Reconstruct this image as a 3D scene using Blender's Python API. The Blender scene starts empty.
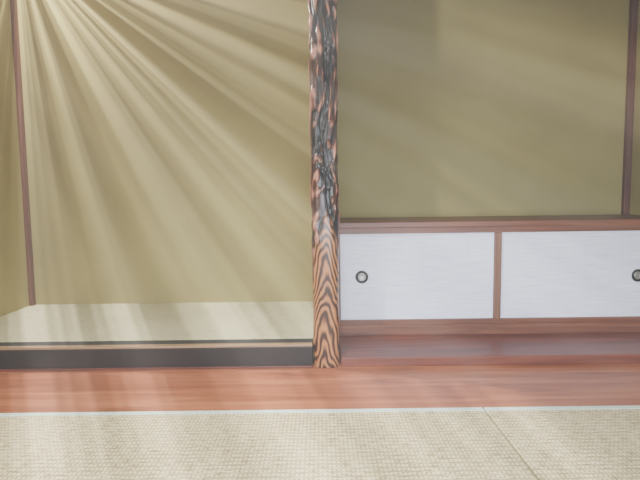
import bpy, bmesh, math
from mathutils import Vector, Matrix, noise

scene = bpy.context.scene
COL = scene.collection

# ------------------------------------------------------------ materials
def new_mat(name):
    m = bpy.data.materials.new(name); m.use_nodes = True
    nt = m.node_tree
    b = nt.nodes["Principled BSDF"]
    return m, nt, b

def N(nt, t, **kw):
    n = nt.nodes.new(t)
    for k, v in kw.items():
        if k in n.inputs: n.inputs[k].default_value = v
        else: setattr(n, k, v)
    return n

def ramp(nt, stops):
    r = nt.nodes.new("ShaderNodeValToRGB")
    e = r.color_ramp.elements
    while len(e) < len(stops): e.new(0.5)
    for i, (p, c) in enumerate(stops):
        e[i].position = p; e[i].color = (c[0], c[1], c[2], 1)
    return r

def coords(nt, scale=(1,1,1)):
    tc = nt.nodes.new("ShaderNodeTexCoord")
    mp = nt.nodes.new("ShaderNodeMapping")
    mp.inputs["Scale"].default_value = scale
    nt.links.new(tc.outputs["Object"], mp.inputs["Vector"])
    return mp

def math_node(nt, op, a, b=None, c=None):
    n = nt.nodes.new("ShaderNodeMath"); n.operation = op
    for i, v in enumerate((a, b, c)):
        if v is None: continue
        if isinstance(v, (int, float)): n.inputs[i].default_value = v
        else: nt.links.new(v, n.inputs[i])
    return n.outputs[0]

def bump(nt, b, height, strength, dist=0.01):
    bp = nt.nodes.new("ShaderNodeBump")
    bp.inputs["Strength"].default_value = strength
    bp.inputs["Distance"].default_value = dist
    nt.links.new(height, bp.inputs["Height"])
    nt.links.new(bp.outputs[0], b.inputs["Normal"])

def wood(name, dark, mid, light, scale=(1.2, 22, 22), rough=0.35, contrast=(0.3, 0.5, 0.72), coat=0.0):
    m, nt, b = new_mat(name)
    mp = coords(nt, scale)
    n1 = N(nt, "ShaderNodeTexNoise", Scale=1.0, Detail=6.0, Roughness=0.62, Distortion=0.6)
    nt.links.new(mp.outputs[0], n1.inputs["Vector"])
    r = ramp(nt, [(contrast[0], dark), (contrast[1], mid), (contrast[2], light)])
    nt.links.new(n1.outputs["Fac"], r.inputs[0])
    nt.links.new(r.outputs[0], b.inputs["Base Color"])
    b.inputs["Roughness"].default_value = rough
    b.inputs["Specular IOR Level"].default_value = 0.4
    b.inputs["Coat Weight"].default_value = coat
    b.inputs["Coat Roughness"].default_value = 0.15
    bump(nt, b, n1.outputs["Fac"], 0.12, 0.003)
    return m

def plaster(name, c1, c2):
    m, nt, b = new_mat(name)
    mp = coords(nt, (1, 1, 1))
    n1 = N(nt, "ShaderNodeTexNoise", Scale=140.0, Detail=4.0, Roughness=0.7)
    n2 = N(nt, "ShaderNodeTexNoise", Scale=1.3, Detail=3.0, Roughness=0.5)
    nt.links.new(mp.outputs[0], n1.inputs["Vector"]); nt.links.new(mp.outputs[0], n2.inputs["Vector"])
    f = math_node(nt, "MULTIPLY_ADD", n1.outputs["Fac"], 0.6, math_node(nt, "MULTIPLY", n2.outputs["Fac"], 0.4))
    r = ramp(nt, [(0.3, c1), (0.7, c2)])
    nt.links.new(f, r.inputs[0]); nt.links.new(r.outputs[0], b.inputs["Base Color"])
    b.inputs["Roughness"].default_value = 0.95
    b.inputs["Specular IOR Level"].default_value = 0.2
    bump(nt, b, n1.outputs["Fac"], 0.25, 0.002)
    return m

def plain(name, c, rough=0.5, metal=0.0, spec=0.5):
    m, nt, b = new_mat(name)
    mp = coords(nt, (1, 1, 1))
    n1 = N(nt, "ShaderNodeTexNoise", Scale=60.0, Detail=3.0)
    nt.links.new(mp.outputs[0], n1.inputs["Vector"])
    r = ramp(nt, [(0.3, [v*0.88 for v in c]), (0.7, [min(1, v*1.1) for v in c])])
    nt.links.new(n1.outputs["Fac"], r.inputs[0]); nt.links.new(r.outputs[0], b.inputs["Base Color"])
    b.inputs["Roughness"].default_value = rough
    b.inputs["Metallic"].default_value = metal
    b.inputs["Specular IOR Level"].default_value = spec
    return m

def tatami(name, c1, c2, c3, pitch=0.017, k=1.0):
    m, nt, b = new_mat(name)
    tc = nt.nodes.new("ShaderNodeTexCoord")
    sp = nt.nodes.new("ShaderNodeSeparateXYZ"); nt.links.new(tc.outputs["Object"], sp.inputs[0])
    mp = nt.nodes.new("ShaderNodeMapping"); mp.inputs["Scale"].default_value = (24, 110, 1)
    nt.links.new(tc.outputs["Object"], mp.inputs["Vector"])
    n1 = N(nt, "ShaderNodeTexNoise", Scale=1.0, Detail=3.0, Roughness=0.65)
    nt.links.new(mp.outputs[0], n1.inputs["Vector"])
    n2 = N(nt, "ShaderNodeTexNoise", Scale=2.2, Detail=3.0, Roughness=0.6)
    nt.links.new(tc.outputs["Object"], n2.inputs["Vector"])
    rib = math_node(nt, "SINE", math_node(nt, "MULTIPLY", sp.outputs[0], 2*math.pi/pitch))
    rib2 = math_node(nt, "SINE", math_node(nt, "MULTIPLY", sp.outputs[1], 2*math.pi/0.028))
    weave = math_node(nt, "MULTIPLY", rib, rib2)
    f = math_node(nt, "MULTIPLY_ADD", rib, 0.07*k, n1.outputs["Fac"])
    f = math_node(nt, "MULTIPLY_ADD", rib2, 0.07*k, f)
    f = math_node(nt, "MULTIPLY_ADD", weave, 0.09*k, f)
    f = math_node(nt, "ADD", f, math_node(nt, "MULTIPLY", math_node(nt, "SUBTRACT", n2.outputs["Fac"], 0.5), 0.3))
    r = ramp(nt, [(0.28, c1), (0.5, c2), (0.72, c3)])
    nt.links.new(f, r.inputs[0]); nt.links.new(r.outputs[0], b.inputs["Base Color"])
    b.inputs["Roughness"].default_value = 0.7
    b.inputs["Specular IOR Level"].default_value = 0.2
    bump(nt, b, f, 0.5, 0.004)
    return m

M_WALL = plaster("olive_sand_plaster", (0.255, 0.218, 0.082), (0.375, 0.325, 0.135))
M_CEIL = wood("cedar_ceiling_wood", (0.2, 0.12, 0.06), (0.33, 0.21, 0.11), (0.42, 0.28, 0.16))
M_TATAMI = tatami("tatami_weave", (0.23, 0.19, 0.09), (0.53, 0.46, 0.265), (0.80, 0.73, 0.48))
M_TATAMI2 = tatami("alcove_tatami_weave", (0.34, 0.325, 0.19), (0.46, 0.44, 0.275), (0.58, 0.56, 0.375), k=0.4)
M_HERI = plain("pale_green_cloth_edge", (0.58, 0.70, 0.62), 0.8)
M_BLACKCLOTH = plain("black_cloth_edge", (0.012, 0.012, 0.011), 0.8)
M_LACQUER = plain("black_lacquer", (0.006, 0.004, 0.005), 0.35)
M_TAN = wood("tan_wood_strip", (0.20, 0.115, 0.06), (0.30, 0.19, 0.105), (0.40, 0.27, 0.16))
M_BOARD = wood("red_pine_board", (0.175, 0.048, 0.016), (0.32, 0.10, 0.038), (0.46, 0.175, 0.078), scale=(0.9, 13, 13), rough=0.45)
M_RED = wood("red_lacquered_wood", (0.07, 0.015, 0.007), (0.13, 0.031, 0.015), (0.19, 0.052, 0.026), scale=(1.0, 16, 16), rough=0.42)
M_FRAME = wood("brown_cabinet_wood", (0.085, 0.026, 0.012), (0.15, 0.049, 0.024), (0.21, 0.078, 0.04), scale=(1.4, 30, 30), rough=0.42)
M_FRAMEV = wood("brown_stile_wood", (0.11, 0.046, 0.025), (0.18, 0.078, 0.043), (0.24, 0.112, 0.066), scale=(30, 30, 1.4), rough=0.45)
M_PILLAR = wood("corner_pillar_wood", (0.075, 0.03, 0.021), (0.12, 0.05, 0.036), (0.165, 0.075, 0.052), scale=(30, 30, 1.2), rough=0.5)
M_RING = plain("black_iron", (0.012, 0.012, 0.014), 0.35, 0.6)
M_CUP = plain("aged_brass", (0.36, 0.36, 0.34), 0.4, 0.8)

def door_paper():
    m, nt, b = new_mat("washi_door_paper")
    mp = coords(nt, (4, 4, 110))
    n1 = N(nt, "ShaderNodeTexNoise", Scale=1.0, Detail=4.0, Roughness=0.7)
    nt.links.new(mp.outputs[0], n1.inputs["Vector"])
    mp2 = coords(nt, (150, 4, 3))
    n2 = N(nt, "ShaderNodeTexNoise", Scale=1.0, Detail=2.0)
    nt.links.new(mp2.outputs[0], n2.inputs["Vector"])
    f = math_node(nt, "MULTIPLY_ADD", n1.outputs["Fac"], 0.8, math_node(nt, "MULTIPLY", n2.outputs["Fac"], 0.2))
    r = ramp(nt, [(0.36, (0.64, 0.67, 0.88)), (0.5, (0.77, 0.80, 0.97)), (0.64, (0.88, 0.90, 1.0))])
    nt.links.new(f, r.inputs[0]); nt.links.new(r.outputs[0], b.inputs["Base Color"])
    b.inputs["Roughness"].default_value = 0.55
    bump(nt, b, f, 0.12, 0.002)
    return m
M_PAPER = door_paper()

def post_material():
    m, nt, b = new_mat("carved_post_wood")
    tc = nt.nodes.new("ShaderNodeTexCoord")
    sp = nt.nodes.new("ShaderNodeSeparateXYZ"); nt.links.new(tc.outputs["Object"], sp.inputs[0])
    X, Y, Z = sp.outputs
    mp = nt.nodes.new("ShaderNodeMapping"); mp.inputs["Scale"].default_value = (10, 10, 4)
    nt.links.new(tc.outputs["Object"], mp.inputs["Vector"])
    n1 = N(nt, "ShaderNodeTexNoise", Scale=1.0, Detail=1.5, Roughness=0.5)
    nt.links.new(mp.outputs[0], n1.inputs["Vector"])
    x2 = math_node(nt, "MULTIPLY", math_node(nt, "POWER", math_node(nt, "ABSOLUTE", X), 1.5), 9.0)
    phi = math_node(nt, "ADD", math_node(nt, "ADD", Z, x2), math_node(nt, "MULTIPLY", n1.outputs["Fac"], 0.46))
    s = math_node(nt, "SINE", math_node(nt, "MULTIPLY", phi, 2*math.pi/0.085))
    s01 = math_node(nt, "MULTIPLY_ADD", s, 0.5, 0.5)
    mpg = nt.nodes.new("ShaderNodeMapping"); mpg.inputs["Scale"].default_value = (220, 220, 10)
    nt.links.new(tc.outputs["Object"], mpg.inputs["Vector"])
    ng = N(nt, "ShaderNodeTexNoise", Scale=1.0, Detail=2.0)
    nt.links.new(mpg.outputs[0], ng.inputs["Vector"])
    s02 = math_node(nt, "ADD", s01, math_node(nt, "MULTIPLY", math_node(nt, "SUBTRACT", ng.outputs["Fac"], 0.5), 0.9))
    rg = ramp(nt, [(0.0, (0.022, 0.008, 0.006)), (0.22, (0.06, 0.022, 0.011)), (0.5, (0.215, 0.078, 0.026)), (1.0, (0.42, 0.185, 0.062))])
    nt.links.new(s02, rg.inputs[0])
    at = nt.nodes.new("ShaderNodeAttribute"); at.attribute_name = "relief"
    mpf = nt.nodes.new("ShaderNodeMapping"); mpf.inputs["Scale"].default_value = (160, 160, 14)
    nt.links.new(tc.outputs["Object"], mpf.inputs["Vector"])
    nf = N(nt, "ShaderNodeTexNoise", Scale=1.0, Detail=3.0, Distortion=1.0)
    nt.links.new(mpf.outputs[0], nf.inputs["Vector"])
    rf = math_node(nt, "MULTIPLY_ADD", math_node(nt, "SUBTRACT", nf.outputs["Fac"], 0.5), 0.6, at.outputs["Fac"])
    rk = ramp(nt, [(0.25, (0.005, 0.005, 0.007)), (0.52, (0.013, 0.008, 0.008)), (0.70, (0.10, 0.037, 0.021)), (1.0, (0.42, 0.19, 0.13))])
    nt.links.new(rf, rk.inputs[0])
    a2 = nt.nodes.new("ShaderNodeAttribute"); a2.attribute_name = "smooth_face"
    mx = nt.nodes.new("ShaderNodeMixRGB")
    nt.links.new(a2.outputs["Fac"], mx.inputs[0]); nt.links.new(rk.outputs[0], mx.inputs[1]); nt.links.new(rg.outputs[0], mx.inputs[2])
    nt.links.new(mx.outputs[0], b.inputs["Base Color"])
    b.inputs["Roughness"].default_value = 0.3
    b.inputs["Specular IOR Level"].default_value = 0.35
    b.inputs["Coat Weight"].default_value = 0.08
    b.inputs["Coat Roughness"].default_value = 0.12
    bump(nt, b, nf.outputs["Fac"], 0.15, 0.002)
    return m
M_POST = post_material()

# ------------------------------------------------------------ mesh helpers
def link(o, parent=None):
    COL.objects.link(o)
    if parent: o.parent = parent
    return o

def box(name, x0, x1, y0, y1, z0, z1, mat, bev=0.0, parent=None):
    c = Vector(((x0+x1)/2, (y0+y1)/2, (z0+z1)/2))
    bm = bmesh.new()
    bmesh.ops.create_cube(bm, size=1.0)
    for v in bm.verts:
        v.co = Vector((v.co.x*(x1-x0), v.co.y*(y1-y0), v.co.z*(z1-z0)))
    if bev > 0:
        bmesh.ops.bevel(bm, geom=bm.edges[:], offset=bev, segments=3, affect='EDGES', profile=0.5)
    me = bpy.data.meshes.new(name); bm.to_mesh(me); bm.free()
    me.materials.append(mat)
    o = bpy.data.objects.new(name, me); o.location = c
    return link(o, parent)

def empty(name):
    o = bpy.data.objects.new(name, None); o.empty_display_size = 0.1
    return link(o)

# room dimensions
XL, XR = -2.38, 2.50
YB = 4.07          # alcove back wall
YF = 2.86          # alcove front line
YR = -1.4          # wall behind viewer
H = 3.1
ZL = 2.60          # underside of the alcove lintel

# ------------------------------------------------------------ room shell
box("wall_back", XL-0.1, XR+0.1, YB, YB+0.1, -0.08, H, M_WALL)
box("wall_left", XL-0.1, XL, YR, YB, -0.08, H, M_WALL)
box("wall_right", XR, XR+0.1, YR, YB, -0.08, H, M_WALL)
box("wall_front", XL-0.1, XR+0.1, YR-0.1, YR, -0.08, H, M_WALL)
box("ceiling", XL-0.1, XR+0.1, YR-0.1, YB+0.1, H, H+0.06, M_CEIL)
box("floor", XL-0.1, XR+0.1, YR-0.1, YB+0.1, -0.12, -0.06, M_LACQUER)
box("wall_partition", -0.02, 0.08, 3.005, YB, 0.0, H, M_WALL)
box("trim_1", XL, XR, 2.87, 2.96, ZL, ZL+0.08, M_FRAME, 0.004)
box("wall_lintel", XL, XR, 2.89, 2.94, ZL+0.08, H, M_WALL)
box("trim_2", XL, XL+0.03, YB-0.05, YB, 0.137, H, M_PILLAR, 0.004)
box("trim_3", XR-0.05, XR, YB-0.04, YB, 0.823, H, M_PILLAR, 0.004)

# ------------------------------------------------------------ tatami floor
def mat_obj(name, x0, x1, y0, y1, heri_far):
    root = empty(name)
    root.location = ((x0+x1)/2, (y0+y1)/2, 0)
    h = 0.036
    def part(n, a, b_, c, d, m, z1=0.0):
        o = box(n, a, b_, c, d, -0.06, z1, m, 0.003)
        o.parent = root
        o.location = o.location - root.location
        return o
    if heri_far:
        part("rush_mat", x0+0.004, x1-0.004, y0+0.002, y1-h, M_TATAMI)
        part("cloth_edge", x0+0.004, x1-0.004, y1-h, y1-0.001, M_HERI, 0.0015)
    else:
        part("rush_mat", x0+0.002, x1-0.002, y0+0.002, y1-0.002, M_TATAMI)
    return root
YT = 2.278
mat_obj("tatami_mat", XL, 0.758, 1.30, YT, True)
mat_obj("tatami_mat", 0.758, XR, 1.30, YT, True)
mat_obj("tatami_mat", XL, 0.1, 0.0, 1.30, False)
mat_obj("tatami_mat", 0.1, XR, 0.0, 1.30, False)
mat_obj("tatami_mat", XL, 0.1, YR, 0.0, False)
mat_obj("tatami_mat", 0.1, XR, YR, 0.0, False)

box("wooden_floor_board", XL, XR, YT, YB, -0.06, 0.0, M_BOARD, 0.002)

# ------------------------------------------------------------ left alcove platform
tp = empty("tokonoma_platform")
PX = -0.052
box("lacquered_front_frame", XL, PX, YF, 2.965, 0.0, 0.125, M_LACQUER, 0.003, tp)
box("tan_top_strip", XL, PX, YF-0.002, 2.905, 0.125, 0.137, M_TAN, 0.002, tp)
box("black_cloth_edge", XL, PX, 2.905, 2.985, 0.125, 0.1372, M_BLACKCLOTH, 0.001, tp)
box("alcove_rush_mat", XL, -0.021, 3.006, YB, 0.0, 0.137, M_TATAMI2, 0.0, tp)
box("alcove_mat_front", XL, PX, 2.985, 3.006, 0.0, 0.137, M_TATAMI2, 0.0, tp)
box("base_shadow_strip", XL, PX, YF-0.012, YF, 0.0, 0.012, M_RED, 0.002, tp)  # dark reddish strip standing in for the shadow line under the frame

# ------------------------------------------------------------ right alcove
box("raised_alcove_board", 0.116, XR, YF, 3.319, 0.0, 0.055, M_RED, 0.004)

cab = empty("sliding_door_cabinet")
CX0, CX1, CY = 0.081, XR, 3.32
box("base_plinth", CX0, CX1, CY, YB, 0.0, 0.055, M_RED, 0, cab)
box("bottom_rail", CX0, CX1, CY, CY+0.10, 0.055, 0.125, M_FRAME, 0.003, cab)
box("bottom_track", CX0, CX1, CY+0.012, CY+0.10, 0.125, 0.158, M_FRAME, 0.002, cab)
box("top_board", CX0, CX1, CY, YB, 0.785, 0.823, M_FRAME, 0.004, cab)
box("head_rail", CX0, CX1, CY+0.012, CY+0.10, 0.745, 0.785, M_FRAME, 0.002, cab)
box("left_stile", CX0, 0.135, CY+0.012, CY+0.10, 0.158, 0.745, M_FRAMEV, 0.002, cab)
box("middle_stile", 1.172, 1.217, CY+0.008, CY+0.10, 0.158, 0.745, M_FRAMEV, 0.003, cab)
box("right_stile", 2.29, CX1, CY+0.008, CY+0.10, 0.158, 0.745, M_FRAMEV, 0.003, cab)
box("cabinet_bottom", CX0, CX1, CY+0.10, YB, 0.055, 0.125, M_FRAME, 0, cab)
box("door_panel_1", 0.135, 1.172, CY+0.03, CY+0.05, 0.158, 0.745, M_PAPER, 0.002, cab)
box("door_panel_2", 1.217, 2.29, CY+0.03, CY+0.05, 0.158, 0.745, M_PAPER, 0.002, cab)

def lathe_pull(name, x, y, z, parent):
    prof = [(0.044, 0.0), (0.044, 0.004), (0.041, 0.007), (0.032, 0.007), (0.028, 0.004), (0.027, 0.001),
            (0.024, 0.0015), (0.022, 0.003), (0.019, 0.003), (0.017, 0.0015), (0.010, 0.0012), (0.0, 0.0012)]
    bm = bmesh.new(); seg = 48; rings = []
    for r, p in prof[:-1]:
        rings.append([bm.verts.new((r*math.cos(2*math.pi*i/seg), -p, r*math.sin(2*math.pi*i/seg))) for i in range(seg)])
    ctr = bm.verts.new((0, -prof[-1][1], 0))
    for k in range(len(rings)-1):
        for i in range(seg):
            f = bm.faces.new((rings[k][i], rings[k][(i+1) % seg], rings[k+1][(i+1) % seg], rings[k+1][i]))
            f.smooth = True; f.material_index = 0 if k < 5 else 1
    for i in range(seg):
        f = bm.faces.new((rings[-1][i], rings[-1][(i+1) % seg], ctr)); f.material_index = 1
    bmesh.ops.recalc_face_normals(bm, faces=bm.faces[:])
    me = bpy.data.meshes.new(name); bm.to_mesh(me); bm.free()
    me.materials.append(M_RING); me.materials.append(M_CUP)
    o = bpy.data.objects.new(name, me); o.location = (x, y, z)
    return link(o, parent)
lathe_pull("door_pull_1", 0.280, CY+0.03, 0.452, cab)
lathe_pull("door_pull_2", 2.150, CY+0.03, 0.440, cab)

# ------------------------------------------------------------ carved alcove post
def smooth(a, b, x):
    t = max(0, min(1, (x-a)/(b-a))); return t*t*(3-2*t)

def carved_post(name, cx, cy, hw, h):
    nseg, nz = 150, 800
    me = bpy.data.meshes.new(name)
    verts, rel, smf = [], [], []
    for k in range(nz+1):
        z = h*k/nz
        for i in range(nseg):
            th = 2*math.pi*i/nseg
            c, s = math.cos(th), math.sin(th)
            n = 3.2
            r = hw/((abs(c)**n+abs(s)**n)**(1/n))
            x, y = r*c, r*s
            edge = 0.90 - 3.4*abs(x-0.01) + 0.08*noise.noise(Vector((x*30, y*30, z*6)))
            fl = 1 - smooth(edge-0.05, edge+0.10, z)
            p = Vector((x*9, y*9, z*3.2))
            w = Vector((noise.noise(p*1.3+Vector((7, 1, 3))), noise.noise(p*1.3+Vector((1, 9, 4))), 0))*0.55
            q = p + w
            a = noise.noise(Vector((q.x*2.2, q.y*2.2, q.z*0.8)))
            ridge = 1-min(1, abs(a)*3.2)
            knob = noise.noise(Vector((x*34, y*34, z*13)) + w*3)
            kk = max(0, knob)**0.8
            cpath = 0.010 + 0.022*math.sin(z*7.5+1.0) + 0.008*math.sin(z*17+0.4)
            wid = 0.024 + 0.007*math.sin(z*11)
            ch = math.exp(-((x-cpath)/wid)**2) if y < 0 else 0.4*math.exp(-((x+cpath)/wid)**2)
            fine = math.sin((x-cpath)*420 + 2.0*math.sin(z*14))
            disp = 0.014*kk - 0.007*ridge**2 - 0.010*ch*(1-0.5*kk) + 0.0018*fine*ch
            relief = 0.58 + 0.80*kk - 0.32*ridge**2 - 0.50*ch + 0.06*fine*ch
            d = disp*(1-fl)
            d += 0.0025*noise.noise(Vector((x*12, y*12, z*5)))
            rr = r + d - 0.003
            verts.append((rr*c, rr*s, z))
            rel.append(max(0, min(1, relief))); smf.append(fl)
    faces = []
    for k in range(nz):
        for i in range(nseg):
            j = (i+1) % nseg
            faces.append((k*nseg+i, k*nseg+j, (k+1)*nseg+j, (k+1)*nseg+i))
    faces.append(tuple(range(nseg-1, -1, -1)))
    faces.append(tuple(nz*nseg+i for i in range(nseg)))
    me.from_pydata(verts, [], faces); me.update()
    for nm, data in (("relief", rel), ("smooth_face", smf)):
        at = me.attributes.new(nm, 'FLOAT', 'POINT'); at.data.foreach_set("value", data)
    for p in me.polygons: p.use_smooth = True
    me.materials.append(M_POST)
    o = bpy.data.objects.new(name, me); o.location = (cx, cy, 0)
    return link(o)
carved_post("carved_alcove_post", 0.031, 2.922, 0.080, ZL-0.001)

# ------------------------------------------------------------ lights
def area(name, loc, target, sx, sy, power, color, spread=180):
    l = bpy.data.lights.new(name, 'AREA'); l.shape = 'RECTANGLE'; l.size = sx; l.size_y = sy
    l.energy = power; l.color = color; l.spread = math.radians(spread)
    o = bpy.data.objects.new(name, l); o.location = loc
    o.rotation_euler = (Vector(target)-Vector(loc)).to_track_quat('-Z', 'Y').to_euler()
    return link(o)
area("garden_window_light", (-2.2, 0.3, 1.3), (0.0, 3.0, 0.1), 1.6, 1.4, 40, (1.0, 0.97, 0.92), 130)
area("room_window_light", (0.8, -1.2, 0.9), (1.0, 3.3, 0.0), 2.6, 0.9, 58, (0.80, 0.88, 1.0), 75)
area("overhead_fill_light", (-0.3, 1.5, 3.0), (-0.3, 2.1, 0.0), 1.2, 0.8, 42, (1.0, 0.97, 0.93), 100)  # unseen fill added overhead to brighten the foreground floor

# unseen point lamps added to imitate sun streaks, with a striped (gobo) output
def beam(name, LP, aim, energy, scale, lo, seed, kconst, soft):
    LP = Vector(LP)
    l = bpy.data.lights.new(name, 'POINT'); l.energy = energy; l.color = (1.0, 0.95, 0.87); l.shadow_soft_size = soft
    l.use_nodes = True
    nt = l.node_tree
    em = [n for n in nt.nodes if n.type == 'EMISSION'][0]
    tc = nt.nodes.new("ShaderNodeTexCoord"); sp = nt.nodes.new("ShaderNodeSeparateXYZ")
    nt.links.new(tc.outputs["Normal"], sp.inputs[0])
    ang = math_node(nt, "ARCTAN2", sp.outputs[1], sp.outputs[0])
    ang = math_node(nt, "ADD", ang, seed)
    nn = nt.nodes.new("ShaderNodeTexNoise"); nn.noise_dimensions = '1D'
    nn.inputs["Scale"].default_value = scale; nn.inputs["Detail"].default_value = 3.0
    nt.links.new(ang, nn.inputs["W"])
    rr = ramp(nt, [(0.44, (lo, lo, lo)), (0.62, (1, 1, 1))])
    nt.links.new(nn.outputs["Fac"], rr.inputs[0])
    fo = nt.nodes.new("ShaderNodeLightFalloff"); fo.inputs["Strength"].default_value = 1.0
    fall = math_node(nt, "ADD", math_node(nt, "MULTIPLY", fo.outputs["Linear"], 1-kconst), math_node(nt, "MULTIPLY", fo.outputs["Constant"], kconst))
    nt.links.new(math_node(nt, "MULTIPLY", rr.outputs[0], fall), em.inputs["Strength"])
    o = bpy.data.objects.new(name, l); o.location = LP
    o.rotation_euler = (Vector(aim)-LP).to_track_quat('-Z', 'Y').to_euler()
    link(o)
beam("streak_gobo_light", (-2.03, 3.56, 2.74), (0.0, 0.1, 1.0), 165, 6.0, 0.04, 0.0, 0.35, 0.0)
beam("streak_gobo_light_2", (-0.94, 1.40, 1.85), (0.0, 0.1, 1.0), 36, 8.0, 0.0, 3.3, 0.35, 0.05)

# thin scattering volume, added so the light streaks show as a veil
m = bpy.data.materials.new("veil_scatter"); m.use_nodes = True
nt = m.node_tree; nt.nodes.clear()
out = nt.nodes.new("ShaderNodeOutputMaterial"); vs = nt.nodes.new("ShaderNodeVolumeScatter")
vs.inputs["Color"].default_value = (1, 1, 1, 1); vs.inputs["Density"].default_value = 0.028; vs.inputs["Anisotropy"].default_value = 0.2
nt.links.new(vs.outputs[0], out.inputs["Volume"])
box("light_veil_volume", XL+0.002, XR-0.002, YR+0.002, 2.83, 0.003, H-0.002, m)

w = bpy.data.worlds.new("World"); scene.world = w; w.use_nodes = True
w.node_tree.nodes["Background"].inputs[0].default_value = (0.8, 0.85, 1, 1)
w.node_tree.nodes["Background"].inputs[1].default_value = 0.6

# ------------------------------------------------------------ camera
cd = bpy.data.cameras.new("camera"); cd.sensor_width = 36; cd.lens = 500/640*36; cd.clip_start = 0.02
cam = bpy.data.objects.new("camera", cd)
cam.matrix_world = Matrix.Translation((0, 0, 1.0)) @ Matrix.Rotation(math.radians(85), 4, 'X') @ Matrix.Rotation(math.radians(-0.7), 4, 'Z')
COL.objects.link(cam)
scene.camera = cam
